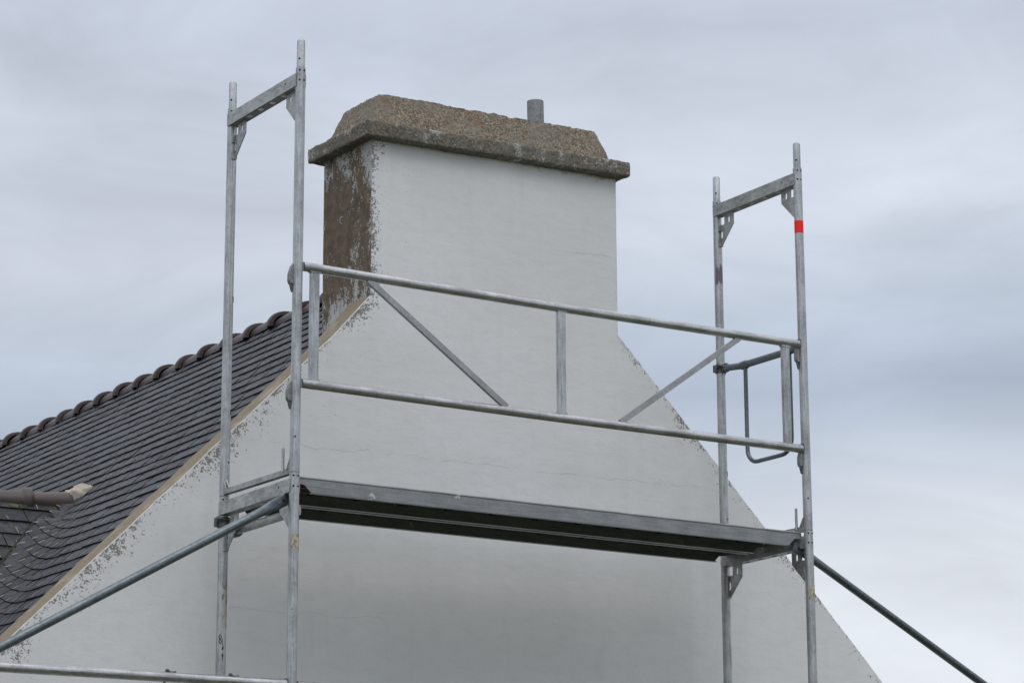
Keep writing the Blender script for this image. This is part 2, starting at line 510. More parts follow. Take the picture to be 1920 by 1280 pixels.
# ------------------------------------------------------------------ mesh helpers
class MB:
    def __init__(self):
        self.v, self.f, self.m, self.s = [], [], [], []
        self.mi = 0

    def face(self, pts, smooth=False):
        i = len(self.v)
        self.v += [Vector(q) for q in pts]
        self.f.append(tuple(range(i, i + len(pts))))
        self.m.append(self.mi)
        self.s.append(smooth)

    def box(self, a, b):
        (x0, y0, z0), (x1, y1, z1) = a, b
        c = [Vector((x, y, z)) for z in (z0, z1) for y in (y0, y1) for x in (x0, x1)]
        self.hexa(c)

    def hexa(self, c):
        i = len(self.v)
        self.v += [Vector(q) for q in c]
        for q in ((0, 2, 3, 1), (4, 5, 7, 6), (0, 1, 5, 4), (2, 6, 7, 3), (0, 4, 6, 2), (1, 3, 7, 5)):
            self.f.append(tuple(i + k for k in q))
            self.m.append(self.mi)
            self.s.append(False)

    def bar(self, p0, p1, w, h, up=(0, 0, 1)):
        """rectangular bar from p0 to p1; w across, h along up"""
        p0, p1 = Vector(p0), Vector(p1)
        t = (p1 - p0).normalized()
        a = t.cross(Vector(up)).normalized() * (w / 2)
        b = a.cross(t).normalized() * (h / 2)
        self.hexa([p0 - a - b, p0 + a - b, p1 - a - b, p1 + a - b, p0 - a + b, p0 + a + b, p1 - a + b, p1 + a + b])

    def loft(self, rings, cap0=True, cap1=True, smooth=True):
        i = len(self.v)
        n = len(rings[0])
        for r in rings:
            self.v += [Vector(q) for q in r]
        for k in range(len(rings) - 1):
            for j in range(n):
                a = i + k * n + j
                b = i + k * n + (j + 1) % n
                self.f.append((a, b, b + n, a + n))
                self.m.append(self.mi)
                self.s.append(smooth)
        if cap0:
            self.face(list(reversed(rings[0])))
        if cap1:
            self.face(rings[-1])

    def tube(self, pts, r, n=16, cap=True, flat=None):
        """round tube along a polyline; r a number or one per point; flat: (axis, factor) per point"""
        pts = [Vector(q) for q in pts]
        rs = r if isinstance(r, (list, tuple)) else [r] * len(pts)
        rings = []
        ref = None
        for k, q in enumerate(pts):
            t = (pts[min(k + 1, len(pts) - 1)] - pts[max(k - 1, 0)]).normalized()
            if ref is None:
                ref = Vector((0, 0, 1)) if abs(t.z) < 0.9 else Vector((0, 1, 0))
            a = t.cross(ref).normalized()
            b = a.cross(t).normalized()
            ref = b
            sq = flat[k] if flat else (1, 1)
            rings.append([q + a * math.cos(-2 * math.pi * j / n) * rs[k] * sq[0] + b * math.sin(-2 * math.pi * j / n) * rs[k] * sq[1] for j in range(n)])
        self.loft([list(reversed(x)) for x in rings], cap, cap)

    def pipe(self, p0, p1, ro, ri, n=24):
        """hollow straight tube"""
        p0, p1 = Vector(p0), Vector(p1)
        t = (p1 - p0).normalized()
        ref = Vector((0, 0, 1)) if abs(t.z) < 0.9 else Vector((0, 1, 0))
        a = t.cross(ref).normalized()
        b = t.cross(a).normalized()
        ring = lambda q, r: [q + a * math.cos(2 * math.pi * j / n) * r + b * math.sin(2 * math.pi * j / n) * r for j in range(n)]
        self.loft([ring(p0, ro), ring(p1, ro)], False, False)
        self.loft([ring(p1, ro), ring(p1, ri)], False, False, False)
        self.loft([ring(p1, ri), ring(p0, ri)], False, False)
        self.loft([ring(p0, ri), ring(p0, ro)], False, False, False)

    def prism(self, poly, axis, a, b):
        """extrude a 2-D polygon along axis ('x','y','z') from a to b"""
        def P(q, t):
            return {'x': (t, q[0], q[1]), 'y': (q[0], t, q[1]), 'z': (q[0], q[1], t)}[axis]
        A = [P(q, a) for q in poly]
        B = [P(q, b) for q in poly]
        self.face(A)
        self.face(list(reversed(B)))
        n = len(poly)
        for k in range(n):
            self.face([A[(k + 1) % n], A[k], B[k], B[(k + 1) % n]])

    def disc(self, c, nrm, r, n=10, h=0.0015):
        c, nrm = Vector(c), Vector(nrm).normalized()
        ref = Vector((0, 0, 1)) if abs(nrm.z) < 0.9 else Vector((1, 0, 0))
        a = nrm.cross(ref).normalized()
        b = nrm.cross(a)
        ring = lambda q, rr: [q + a * math.cos(2 * math.pi * j / n) * rr + b * math.sin(2 * math.pi * j / n) * rr for j in range(n)]
        self.loft([ring(c - nrm * h, r), ring(c + nrm * h, r)], False, True, False)

    def plate(self, outline, holes, axis, pos, thick):
        """flat plate with holes (2-D curve fill), lying across the given axis"""
        cu = bpy.data.curves.new('tmp', 'CURVE')
        cu.dimensions = '2D'
        cu.fill_mode = 'BOTH'
        cu.extrude = thick / 2
        for loop in [outline] + holes:
            sp = cu.splines.new('POLY')
            sp.points.add(len(loop) - 1)
            for q, w in zip(sp.points, loop):
                q.co = (w[0], w[1], 0, 1)
            sp.use_cyclic_u = True
        o = bpy.data.objects.new('tmp', cu)
        COL.objects.link(o)
        bpy.context.view_layer.update()
        me = bpy.data.meshes.new_from_object(o.evaluated_get(bpy.context.evaluated_depsgraph_get()))
        i = len(self.v)
        for v in me.vertices:
            a, b, c = v.co
            self.v.append(Vector({'x': (pos + c, a, b), 'y': (a, pos - c, b), 'z': (a, b, pos + c)}[axis]))
        for pl in me.polygons:
            self.f.append(tuple(i + k for k in pl.vertices))
            self.m.append(self.mi)
            self.s.append(False)
        bpy.data.objects.remove(o)
        bpy.data.curves.remove(cu)
        bpy.data.meshes.remove(me)

    def build(self, name, mats, parent=None, origin=None):
        if not isinstance(mats, (list, tuple)):
            mats = [mats]
        org = Vector((0, 0, 0))
        if parent is not None:
            q = parent
            while q.parent is not None:
                q = q.parent
            org = q.location - Vector((0, 0, J))
        elif origin is not None:
            org = Vector(origin)
        me = bpy.data.meshes.new(name)
        me.from_pydata([v - org for v in self.v], [], self.f)
        for m in mats:
            me.materials.append(m)
        me.polygons.foreach_set('material_index', self.m)
        me.polygons.foreach_set('use_smooth', self.s)
        me.update()
        o = bpy.data.objects.new(name, me)
        COL.objects.link(o)
        if parent is not None:
            o.parent = parent
        else:
            o.location = org + Vector((0, 0, J))
        return o


def tag(o, label=None, cat=None, group=None, kind=None):
    for k, v in (('label', label), ('category', cat), ('group', group), ('kind', kind)):
        if v:
            o[k] = v
    return o


def thing(name, label, cat, loc, group=None):
    o = bpy.data.objects.new(name, None)
    o.empty_display_size = 0.1
    COL.objects.link(o)
    o.location = Vector(loc) + Vector((0, 0, J))
    return tag(o, label, cat, group)


def dup(root, offset, label):
    def rec(o, par):
        c = o.copy()
        COL.objects.link(c)
        if par is not None:
            c.parent = par
        for ch in [k for k in o.children]:
            rec(ch, c)
        return c
    r = rec(root, None)
    r.location = root.location + Vector(offset)
    r['label'] = label
    return r


def arc(c, r, a0, a1, n=5):
    return [(c[0] + r * math.cos(a0 + (a1 - a0) * k / n), c[1] + r * math.sin(a0 + (a1 - a0) * k / n)) for k in range(n + 1)]


def slot(cx, cz, w, h, n=4):
    """upright rounded slot outline"""
    r = w / 2
    return arc((cx, cz + h / 2 - r), r, 0, math.pi, n) + arc((cx, cz - h / 2 + r), r, math.pi, 2 * math.pi, n)


# ------------------------------------------------------------------ ground
mb = MB()
mb.face([(-2500, -2500, -J), (2500, -2500, -J), (2500, 2500, -J), (-2500, 2500, -J)])
tag(mb.build('ground', GROUND), kind='structure')

# ------------------------------------------------------------------ house
YW, TW = 1.0, 0.24                      # face and thickness of the gable wall
RX, RZ = 1.76, 1.745                     # ridge of the slates
EL, ER = -2.40, 5.92                    # eaves
YB = 11.3                               # back of the house
house = thing('house', 'white rendered gable house with dark slate roof behind the scaffold', 'house', (RX, YW, -J))
vl = lambda x: 0.235 + 0.985 * x
vr = lambda x: 3.775 - x
CT = 0.03                               # coping thickness
mb = MB()
mb.prism([(EL, -J), (ER, -J), (ER, vr(ER) - CT), (2.56, vr(2.56) - CT), (2.56, 1.158), (0.968, 1.158), (EL, vl(EL) - CT)], 'y', YW, YW + TW)
mb.build('wall', WALL, house)
for nm, (a, b) in {'wall_left': ((EL, YW + TW + .001, -J), (EL + .24, YB - .24, vl(EL) - .38)),
                   'wall_right': ((ER - .24, YW + TW + .001, -J), (ER, YB - .24, vr(ER) - .38))}.items():
    mb = MB()
    mb.box(a, b)
    mb.build('wall', WALL, house)
mb = MB()
mb.prism([(EL, -J), (ER, -J), (ER, vr(ER) - .38), (RX, RZ - .08), (EL, vl(EL) - .38)], 'y', YB - .239, YB)
mb.build('wall', WALL, house)

# copings: tan top, thin white painted nosing on the front edge
for side in (0, 1):
    fn = (vl, vr)[side]
    xs = (EL, 0.968) if side == 0 else (2.56, ER)
    mb = MB()
    nseg = 70
    prev = None
    for k in range(nseg + 1):
        x = xs[0] + (xs[1] - xs[0]) * k / nseg
        wob = 0.006 * noise.noise(Vector((x * 6, side * 9, 0))) + 0.004 * noise.noise(Vector((x * 23, side, 4)))
        if side == 0:
            wob += 0.03 * max(0, (x - 0.62) / 0.35) ** 2 * 1.0
        z = fn(x)
        yb = YW + TW + 0.012 * noise.noise(Vector((x * 3, 3 + side, 7)))
        ring = [Vector((x, YW, z - CT)), Vector((x, YW, z + wob - .004)), Vector((x, YW + .002, z + wob + .002)), Vector((x, YW + .006, z + wob + .002)),
                Vector((x, YW + .012, z + wob - .003)), Vector((x, YW + .12, z + wob + .004)), Vector((x, yb, z + wob - .006)), Vector((x, yb, z - CT - .35))]
        if prev:
            for j in range(len(ring) - 1):
                mb.mi = 0 if (j == 0 or side) else (2 if j in (1, 2) else 1)
                q = [prev[j], ring[j], ring[j + 1], prev[j + 1]]
                mb.face(q if True else q)
        prev = ring
    mb.build('verge_coping', [WALL, TAN, EDGE], house)

# ---- slate roofs
EXPO, SW = 0.1085, 0.20
S2 = math.sqrt(0.5)
YD, KD = 3.76, -3.277                    # dormer ridge line, dormer plane z = y + KD


def dorm_g(x, y):
    """height of the dormer's near or far slope above the main slope (negative = main roof on top)"""
    if x < -1.5:
        return -9
    yy = YD - (math.sqrt((y - YD) ** 2 + 0.05 ** 2) - 0.05)
    return (yy + KD) - (x - 0.015)


def fillet(gv, x, k=0.42):
    h = max(k - abs(gv), 0) / k
    fade = min(1, max(0, (0.46 - x) / 0.35))
    return max(gv, 0) + h * h * k / 4 * fade * fade * (3 - 2 * fade)


def main_pt(u, y, h):
    x = RX - u * S2
    z = RZ - u * S2
    z += fillet(dorm_g(x, y), x)
    return Vector((x - h * S2, y, z + h * S2))


def slate_quad(mb, P, u0, u1, y0, y1, hook=True, joint=0.0, y1b=None, t=0.0075, lift=0.0100, hw=.0032):
    """one slate: u down the slope, P(u, y, h) -> point"""
    j = random.uniform(-0.0025, 0.0025)
    l0 = lift + random.uniform(0, .0035)
    l1 = l0 + random.uniform(-.002, .002)
    du0, du1 = random.uniform(-.005, .005), random.uniform(-.005, .005)
    yb = y1 if y1b is None else y1b
    a, b = P(u0, y0 + j, 0.002), P(u0, y1 + j, 0.002)
    c, d = P(u1 + du1, yb + j, l1), P(u1 + du0, y0 + j, l0)
    c2, d2 = P(u1 + du1, yb + j, l1 - t), P(u1 + du0, y0 + j, l0 - t)
    i = len(mb.v)
    mb.v += [a, b, c, d, c2, d2]
    for q, mi in (((0, 1, 2, 3), 0), ((3, 2, 4, 5), 2), ((0, 3, 5), 2), ((1, 4, 2), 2)):
        mb.f.append(tuple(i + k for k in q))
        mb.m.append(mi)
        mb.s.append(False)
    if joint:                                  # dirt packed in the joint beside the slate
        mb.mi = 2
        jy0, jy1 = (y1 - .001, y1 + joint)
        mb.face([P(u0, jy0, .0045), P(u0, jy1, .0045), P(u1, jy1, lift + .0016), P(u1, jy0, lift + .0016)])
        mb.mi = 0
    if hook:
        ym = (y0 + yb) / 2 + random.uniform(-.012, .012)
        mb.mi = 1
        hl = random.uniform(0.028, 0.050)
        q0, q1 = P(u1 - hl, ym, lift + .006), P(u1 + .006, ym + random.uniform(-.004, .004), lift + .010)
        w = (P(u1, ym + hw, 0) - P(u1, ym - hw, 0)) * 0.5
        n = (P(u1, ym, .004) - P(u1, ym, 0))
        mb.face([q0 - w + n, q0 + w + n, q1 + w + n, q1 - w + n])
        mb.face([q1 - w + n, q1 + w + n, q1 + w - n, q1 - w - n])
        mb.mi = 0


def slope(side):
    mb = MB()
    n_c = int((RX - EL) / S2 / EXPO) + 1
    y_start, y_end = YW + TW - .02, YB + .1
    for k in range(n_c):
        u1 = (k + 1) * EXPO
        u0 = u1 - EXPO * 1.25
        nsl = int((y_end - y_start) / SW) + 2
        for i in range(nsl):
            y0 = y_start - (SW / 2 if k % 2 else 0) + i * SW + 0.006
            y1 = y0 + SW - 0.012
            y0, y1 = max(y0, y_start), min(y1, y_end)
            if y1 - y0 < .02:
                continue
            if side == 0:
                x = RX - u1 * S2
                LIM = 0.05
                yv = lambda u: RX - u * S2 - 0.015 + LIM - KD          # where the swept slates stop
                uu0 = max(u0, 0)
                if x > -1.5 and yv(u1) < YD - .02:
                    v1, v0 = yv(u1), min(yv(uu0), YD)
                    if y0 >= v1 - .03 and y1 <= 2 * YD - v1:
                        continue
                    if y0 < v1 - .03 and y1 > v1:                      # raked cut along the valley
                        w_ = v1 - y0
                        if w_ > .15:
                            ym = y0 + w_ * .5
                            slate_quad(mb, main_pt, uu0, u1, y0, ym - .004, joint=.009, hw=.0022)
                            slate_quad(mb, main_pt, uu0, u1, ym + .004, v0, y1b=v1, hw=.0022)
                        else:
                            slate_quad(mb, main_pt, uu0, u1, y0, v0, y1b=v1, hw=.0022)
                        mb.mi = 2
                        e = .016
                        mb.face([main_pt(uu0, v0 - .002, .012), main_pt(uu0, v0 + e, .012), main_pt(u1, v1 + e, .016), main_pt(u1, v1 - .002, .016)])
                        mb.mi = 0
                        continue
                    if y0 < 2 * YD - v1:
                        if y1 > 2 * YD - v1 and y0 > v1 - .03:
                            y0 = 2 * YD - v1
                        elif y0 > v1:
                            continue
                ga = dorm_g(x, y1)
                if -0.42 < ga < 0.2 and y1 - y0 > .15:
                    ym = (y0 + y1) / 2
                    slate_quad(mb, main_pt, uu0, u1, y0, ym - .004, joint=.009, hw=.0022)
                    slate_quad(mb, main_pt, uu0, u1, ym + .004, y1, joint=.013, hw=.0022)
                else:
                    slate_quad(mb, main_pt, uu0, u1, y0, y1, joint=.014)
            else:
                P = lambda u, y, h: Vector((RX + u * S2 + h * S2, y, RZ - u * S2 + h * S2))
                slate_quad(mb, P, max(u0, 0), u1, y0, y1, hook=False)
    # boarding under the slates
    s = -1 if side == 0 else 1
    L = (RX - EL) / S2 + .05
    n = Vector((s * S2, 0, S2))
    p = lambda u, y, h: Vector((RX + s * u * S2, y, RZ - u * S2)) + n * h
    mb.mi = 2
    mb.hexa([p(0, y_start, -.12), p(L, y_start, -.12), p(0, y_end, -.12), p(L, y_end, -.12), p(0, y_start, -.02), p(L, y_start, -.02), p(0, y_end, -.02), p(L, y_end, -.02)])
    return mb.build('roof', [SLATE, HOOK, MOSSY], house)


roof = slope(0)
roof_r = slope(1)


# ---- ridge tiles
def ridge_tile(parent, p0, direction, length, r, kx=1.0, sk=0.08, collar=True):
    """half-round tile with a raised collar at its near end"""
    mb = MB()
    t = Vector(direction).normalized()
    a = t.cross(Vector((0, 0, 1))).normalized()
    b = Vector((0, 0, 1))
    b = (b - t * b.dot(t)).normalized()
    n = 14
    prof = [(-0.004, r + .014), (0.0, r + .018), (.018, r + .020), (.040, r + .016), (.054, r + .003), (.062, r), (length + .03, r - .012)]
    if not collar:
        prof = [(-0.004, r - .003), (0.0, r), (.06, r), (length + .03, r - .012)]
    outer, inner = [], []
    for (s, rr) in prof:
        q = Vector(p0) + t * s
        ang = [math.pi * (1 + 2 * sk) * (j / n) - math.pi * sk for j in range(n + 1)]
        outer.append([q + a * math.cos(w) * rr * kx + b * math.sin(w) * rr for w in ang])
        inner.append([q + a * math.cos(w) * (rr - .018) * kx + b * math.sin(w) * (rr - .018) for w in ang])
    for grid, flip in ((outer, False), (inner, True)):
        i = len(mb.v)
        for ring in grid:
            mb.v += ring
        m = n + 1
        for k in range(len(grid) - 1):
            for j in range(n):
                q = (i + k * m + j, i + k * m + j + 1, i + (k + 1) * m + j + 1, i + (k + 1) * m + j)
                mb.f.append(tuple(reversed(q)) if flip else q)
                mb.m.append(0)
                mb.s.append(True)
    for ro, ri in ((outer[0], inner[0]), (outer[-1], inner[-1])):
        for j in range(n):
            mb.face([ro[j], ro[j + 1], ri[j + 1], ri[j]])
    for k in range(len(outer) - 1):
        mb.face([outer[k][0], outer[k + 1][0], inner[k + 1][0], inner[k][0]])
        mb.face([outer[k][-1], outer[k + 1][-1], inner[k + 1][-1], inner[k][-1]])
    return mb.build('ridge_tile', CLAY, parent)


TP = 0.329
k = 0
y = 4.41 - 9 * TP
while y < YB:
    if y > 1.3:
        dxr, dzr = random.uniform(-.004, .004), random.uniform(-.004, .004)
        ridge_tile(roof, (RX + dxr, y, 1.664 + dzr), (0, 1, random.uniform(-.01, .01)), TP, 0.084, 1.36, 0.03)
    y += TP
# mortar bedding below the ridge tiles
mb = MB()
mb.prism([(RX - .115, RZ - .17), (RX + .115, RZ - .17), (RX + .09, 1.668), (RX - .09, 1.668)], 'y', 1.5, YB)
mb.build('ridge_bedding', MOSSY, roof)

# ---- dormer
dormer_mb = MB()
ds = lambda u, x, h, s=1: Vector((x, YD - s * (u * S2) - s * h * S2, YD + KD - u * S2 + h * S2))
DS = 0.235
DEXP = 0.130
n_c = int((4.05 - 2.62) / S2 / DEXP)
for s in (1, -1):
    for kk in range(n_c):
        u1 = (kk + 1) * DEXP
        u0 = max(u1 - DEXP * 1.25, 0)
        xv = (YD - u1 * S2 + KD) + 0.015 - 0.05            # valley
        x = xv
        first = True
        while x > -1.45:
            w = DS * random.uniform(0.85, 1.1)
            if first and kk % 2:
                w *= 0.55
            x0 = max(x - w, -1.45)
            P = (lambda u, xx, h, s=s: ds(u, xx, h + 0.012, s))
            # right-hand edge follows the valley rake
            P2 = (lambda u, xx, h, s=s, u1=u1, xr=x, first=first: ds(u, xx + ((u1 - u) * S2 if first and abs(xx - xr) < .03 else 0), h + 0.012, s))
            slate_quad(dormer_mb, P2, u0, u1, x0 + .002, x - .002, hook=(s == 1), t=.008, lift=.012, hw=.0016)
            first = False
            x = x0
dormer_mb.mi = 2
for s in (1, -1):
    L = (4.05 - 2.62) / S2
    xr0, xr1 = (YD + KD) - 0.035, (YD - L * S2 + KD) - 0.035
    q = lambda u, xx, h: ds(u, xx, h, s)
    dormer_mb.hexa([q(0, -1.45, -.06), q(0, xr0, -.06), q(L, -1.45, -.06), q(L, xr1, -.06), q(0, -1.45, -.004), q(0, xr0, -.004), q(L, -1.45, -.004), q(L, xr1, -.004)])
dormer = dormer_mb.build('dormer', [SLATE_OLD, HOOK, MOSSY], house)
mb = MB()
mb.prism([(2.43, -2.25), (5.09, -2.25), (5.09, -.90), (3.76, .42), (2.43, -.90)], 'x', -1.38, -1.22)
mb.build('dormer_wall', WALL, dormer)
mb = MB()
mb.box((-1.40, 3.21, -1.5), (-1.381, 4.31, -.45))
wnd = mb.build('window', EDGE, dormer)
mb = MB()
mb.box((-1.408, 3.28, -1.43), (-1.4005, 4.24, -.52))
mb.build('window_pane', GLASS, dormer)
for s in (2.51, 4.91):
    mb = MB()
    mb.box((-1.20, s, -2.0), (-.75, s + .10, -.95))
    mb.build('dormer_wall', SLATE_OLD, dormer)
# dormer ridge: runs outward (-x), dipping slightly; mortar flaunching where it dies into the roof
dd = Vector((-1, 0, -0.06)).normalized()
x0 = 0.51
pz = lambda xx: 0.473 + (xx - 0.31) * 0.06
xx = x0
kk = 0
for ln in (0.29, 0.33, 0.33, 0.33, 0.33, 0.33, 0.10):
    ridge_tile(dormer, (xx, YD, pz(xx)), dd, ln, 0.072, 1.1, 0.16, xx < x0 - .01)
    xx -= ln
# mortar lump
bm = bmesh.new()
bmesh.ops.create_icosphere(bm, subdivisions=4, radius=1.0)
for v in bm.verts:
    q = v.co.copy()
    q = Vector((q.x * 0.105, q.y * 0.085, q.z * 0.078))
    q.x += 0.02 if q.x > 0 else 0
    q *= 1 + 0.20 * noise.noise(v.co * 2.2) + 0.16 * noise.noise(v.co * 6)
    if q.x > 0:
        q.z *= max(0.5, 1 - q.x * 3.2)
        q.y *= max(0.5, 1 - q.x * 3.0)
    v.co = q + Vector((x0 + 0.04, YD - .02, pz(x0) + 0.035 + max(q.x, 0) * 0.5)) - house.location + Vector((0, 0, J))
me = bpy.data.meshes.new('mortar_fillet')
bm.to_mesh(me)
bm.free()
me.materials.append(MORTAR)
for pl in me.polygons:
    pl.use_smooth = True
o = bpy.data.objects.new('mortar_fillet', me)
COL.objects.link(o)
o.parent = dormer


# ---- chimney
def rough_hexa(name, c, mat, parent, cell=0.016, amp=0.010, seed=0.0, chip=0.012):
    """eight-corner block, finely divided and worn"""
    c = [Vector(q) for q in c]
    bm = bmesh.new()
    for q in ((0, 2, 3, 1), (4, 5, 7, 6), (0, 1, 5, 4), (2, 6, 7, 3), (0, 4, 6, 2), (1, 3, 7, 5)):
        A, B, C_, D = (c[i] for i in q)
        nu = max(2, int(max((B - A).length, (C_ - D).length) / cell))
        nv = max(2, int(max((D - A).length, (C_ - B).length) / cell))
        grid = [[bm.verts.new((A.lerp(B, i / nu)).lerp(D.lerp(C_, i / nu), j / nv)) for i in range(nu + 1)] for j in range(nv + 1)]
        for j in range(nv):
            for i in range(nu):
                bm.faces.new((grid[j][i], grid[j][i + 1], grid[j + 1][i + 1], grid[j + 1][i]))
    bmesh.ops.remove_doubles(bm, verts=bm.verts, dist=0.0012)
    bmesh.ops.recalc_face_normals(bm, faces=bm.faces)
    bm.normal_update()
    mid = sum(c, Vector()) / 8
    org = parent
    while org.parent is not None:
        org = org.parent
    off = org.location - Vector((0, 0, J))
    mv = []
    for v in bm.verts:
        p = v.co + Vector((seed, seed * 2, 0))
        n = v.normal.copy()
        d = amp * noise.noise(p * 7) + amp * 0.7 * noise.noise(p * 24) + amp * 0.75 * noise.noise(p * 60)
        ks = [f.normal for f in v.link_faces]
        sharp = min((ks[0].dot(k) for k in ks), default=1)
        if sharp < 0.8:                    # arrises chip away
            d -= chip * (0.35 + max(0, noise.noise(p * 10 + Vector((9, 9, 9)))) * 1.6)
        mv.append(v.co + n * d - off)
    for v, q in zip(bm.verts, mv):
        v.co = q
    me = bpy.data.meshes.new(name)
    bm.to_mesh(me)
    bm.free()
    me.materials.append(mat)
    for pl in me.polygons:
        pl.use_smooth = True
    o = bpy.data.objects.new(name, me)
    COL.objects.link(o)
    o.parent = parent
    return o


CX0, CX1, CY1, CZ = 0.968, 2.56, 1.53, 2.125
mb = MB()
sec = [(YW, 1.158), (YW, CZ), (CY1, CZ), (CY1, .7), (YW + TW + .03, .7), (YW + TW + .03, 1.158)]
A = [(CX0, a, b) for a, b in sec]
B = [(CX1, a, b) for a, b in sec]
mb.mi = 1
mb.face(A)
mb.mi = 0
mb.face(list(reversed(B)))
for k in range(6):
    mb.mi = 0 if k in (0, 5, 1) else 1
    mb.face([A[(k + 1) % 6], A[k], B[k], B[(k + 1) % 6]])
chim = mb.build('chimney', [WALL, CHEEK], house)
SLX0, SLX1, SLY0, SLY1 = 0.902, 2.612, 0.932, 1.598
rough_hexa('chimney_slab', [(SLX0, SLY0, 2.078), (SLX1, SLY0, 2.124), (SLX0, SLY1, 2.094), (SLX1, SLY1, 2.124),
                            (SLX0, SLY0, 2.170), (SLX1, SLY0, 2.210), (SLX0, SLY1, 2.180), (SLX1, SLY1, 2.210)], CONC, chim, 0.013, 0.004, 1.0, 0.006)
rough_hexa('chimney_cap', [(0.965, 0.972, 2.165), (2.505, 0.972, 2.20), (0.965, 1.52, 2.165), (2.505, 1.52, 2.20),
                           (1.045, 1.055, 2.372), (2.455, 1.055, 2.402), (1.035, 1.44, 2.372), (2.455, 1.44, 2.402)], CONC_W, chim, 0.012, 0.006, 5.0, 0.005)
mb = MB()
mb.pipe((2.20, 1.27, 2.30), (2.194, 1.27, 2.596), 0.048, 0.042, 28)
mb.build('flue_pipe', FLUE, chim)

# ------------------------------------------------------------------ scaffold frames
R_T = 0.02415
W = 0.73


def make_frame(label):
    """two standards tied by a U-transom; frame coordinates: base z = -2 ... top 0, front standard at the origin"""
    t = thing('scaffold_frame', label, 'scaffold frame', (0, 0, -2.0), 'scaffold frames beside the gable')
    for yy, front in ((0.0, True), (W, False)):
        mb = MB()
        mb.pipe((0, yy, -1.997), (0, yy, 0), R_T, R_T - .003, 28)
        mb.mi = 1
        # punched holes up the standard and the four crimp dents at the head
        for zz in (-1.83,):
            ang = math.radians(-118 if front else -68)
            q = Vector((math.cos(ang), math.sin(ang), 0))
            mb.disc((q.x * R_T, yy + q.y * R_T, zz), q, 0.0048, 10, .0012)
        if not front:
            for zz in (-1.0, -1.575):
                a = math.radians(-42)
                q, w_ = Vector((math.cos(a), math.sin(a), 0)), Vector((-math.sin(a), math.cos(a), 0))
                c0 = Vector((0, yy, zz)) + q * R_T
                mb.hexa([c0 + w_ * i * .004 + q * k * .0015 + Vector((0, 0, j * .015)) for j in (-1, 1) for k in (-1, 1) for i in (-1, 1)])
        for zz in (-.016, -.066):
            for dg in (-72, -128):
                q = Vector((math.cos(math.radians(dg)), math.sin(math.radians(dg)), 0))
                mb.disc((q.x * R_T, yy + q.y * R_T, zz), q, 0.005, 10, .0011)
        post = mb.build('standard', [GALV, HOLE], t)
        # ribbed spigot
        mb = MB()
        n, rs = 72, 0.0188
        ring = lambda z, s: [(math.cos(2 * math.pi * j / n) * (s + .0011 * math.cos(18 * 2 * math.pi * j / n)), yy + math.sin(2 * math.pi * j / n) * (s + .0011 * math.cos(18 * 2 * math.pi * j / n)), z) for j in range(n)]
        mb.loft([ring(-.05, rs), ring(.138, rs), ring(.146, rs - .004)], True, True)
        mb.mi = 1
        q = Vector((math.cos(math.radians(-140)), math.sin(math.radians(-140)), 0))
        mb.disc((q.x * .0195, yy + q.y * .0195, .045), q, 0.0045, 10, .0015)
        mb.build('spigot', [GALV, HOLE], post)
    # head transom: U profile, slotted underneath
    y0, y1 = -.004, W + .004
    mb = MB()
    for sx in (-1, 1):
        mb.box((sx * .0265 - .0015, y0, -.094), (sx * .0265 + .0015, y1, -.029))
    holes = []
    for ky in (.17, .29, .41, .53):
        holes.append([(-.013, ky - .017), (.013, ky - .017), (.013, ky + .017), (-.013, ky + .017)])
    mb.plate([(-.0249, .0225), (.0249, .0225), (.0249, W - .0225), (-.0249, W - .0225)], holes, 'z', -.0925, .003)
    mb.mi = 1
    mb.disc((-.0282, .105, -.055), (-1, 0, 0), .0045, 10, .001)
    mb.build('head_transom', [GALV_PLATE, HOLE], t)
    # corner gussets with their slots
    for s, yb in ((1, R_T - .002), (-1, W - R_T + .002)):
        Y = lambda v: yb + s * v
        out = [(Y(0), -.265), (Y(0), -.150), (Y(.036), -.150), (Y(.042), -.144), (Y(.042), -.0935), (Y(.126), -.0935), (Y(.126), -.162), (Y(.022), -.265)]
        h1 = slot(Y(.083), -.130, .015, .036)
        h2 = slot(Y(.016), -.202, .016, .050)
        mb = MB()
        mb.plate(out if s > 0 else list(reversed(out)), [h1, h2], 'x', 0.004, .005)
        if s < 0:
            for zz in (-.163, -.250):
                mb.box((-.012, yb - .012, zz - .022), (.014, yb + .002, zz + .018))
        mb.build('gusset_plate', GALV_PLATE, t)
    # sill bar at the foot, with small welded knees, and the toe-board pin
    mb = MB()
    mb.bar((0, .02, -1.987), (0, W - .02, -1.978), .030, .026)
    for s, yb in ((1, .022), (-1, W - .022)):
        mb.prism([(yb, -1.976), (yb + s * .040, -1.976), (yb, -1.915)], 'x', -.004, .004)
        mb.prism([(yb, -1.976), (yb + s * .034, -1.976), (yb, -1.925)], 'x', -.016, -.012)
    mb.build('sill_bar', GALV_PLATE, t)
    mb = MB()
    mb.tube([(-.030, .06, -1.99), (-.030, .06, -1.875)], .0072, 12)
    mb.build('toe_board_pin', GALV, t)
    # guardrail wedge housings
    for zz in (-1.0, -1.57):
        mb = MB()
        mb.prism([(-.018, zz + .02), (-.032, zz + .0), (-.043, zz - .035), (-.044, zz - .072), (-.038, zz - .086), (-.018, zz - .086)], 'y', -.004, .022)
        mb.mi = 1
        mb.prism([(-.039, zz - .087), (-.022, zz - .087), (-.020, zz - .125), (-.028, zz - .125)], 'y', .002, .014)
        mb.build('guardrail_housing', [HOUSING, CAST], t)
    return t


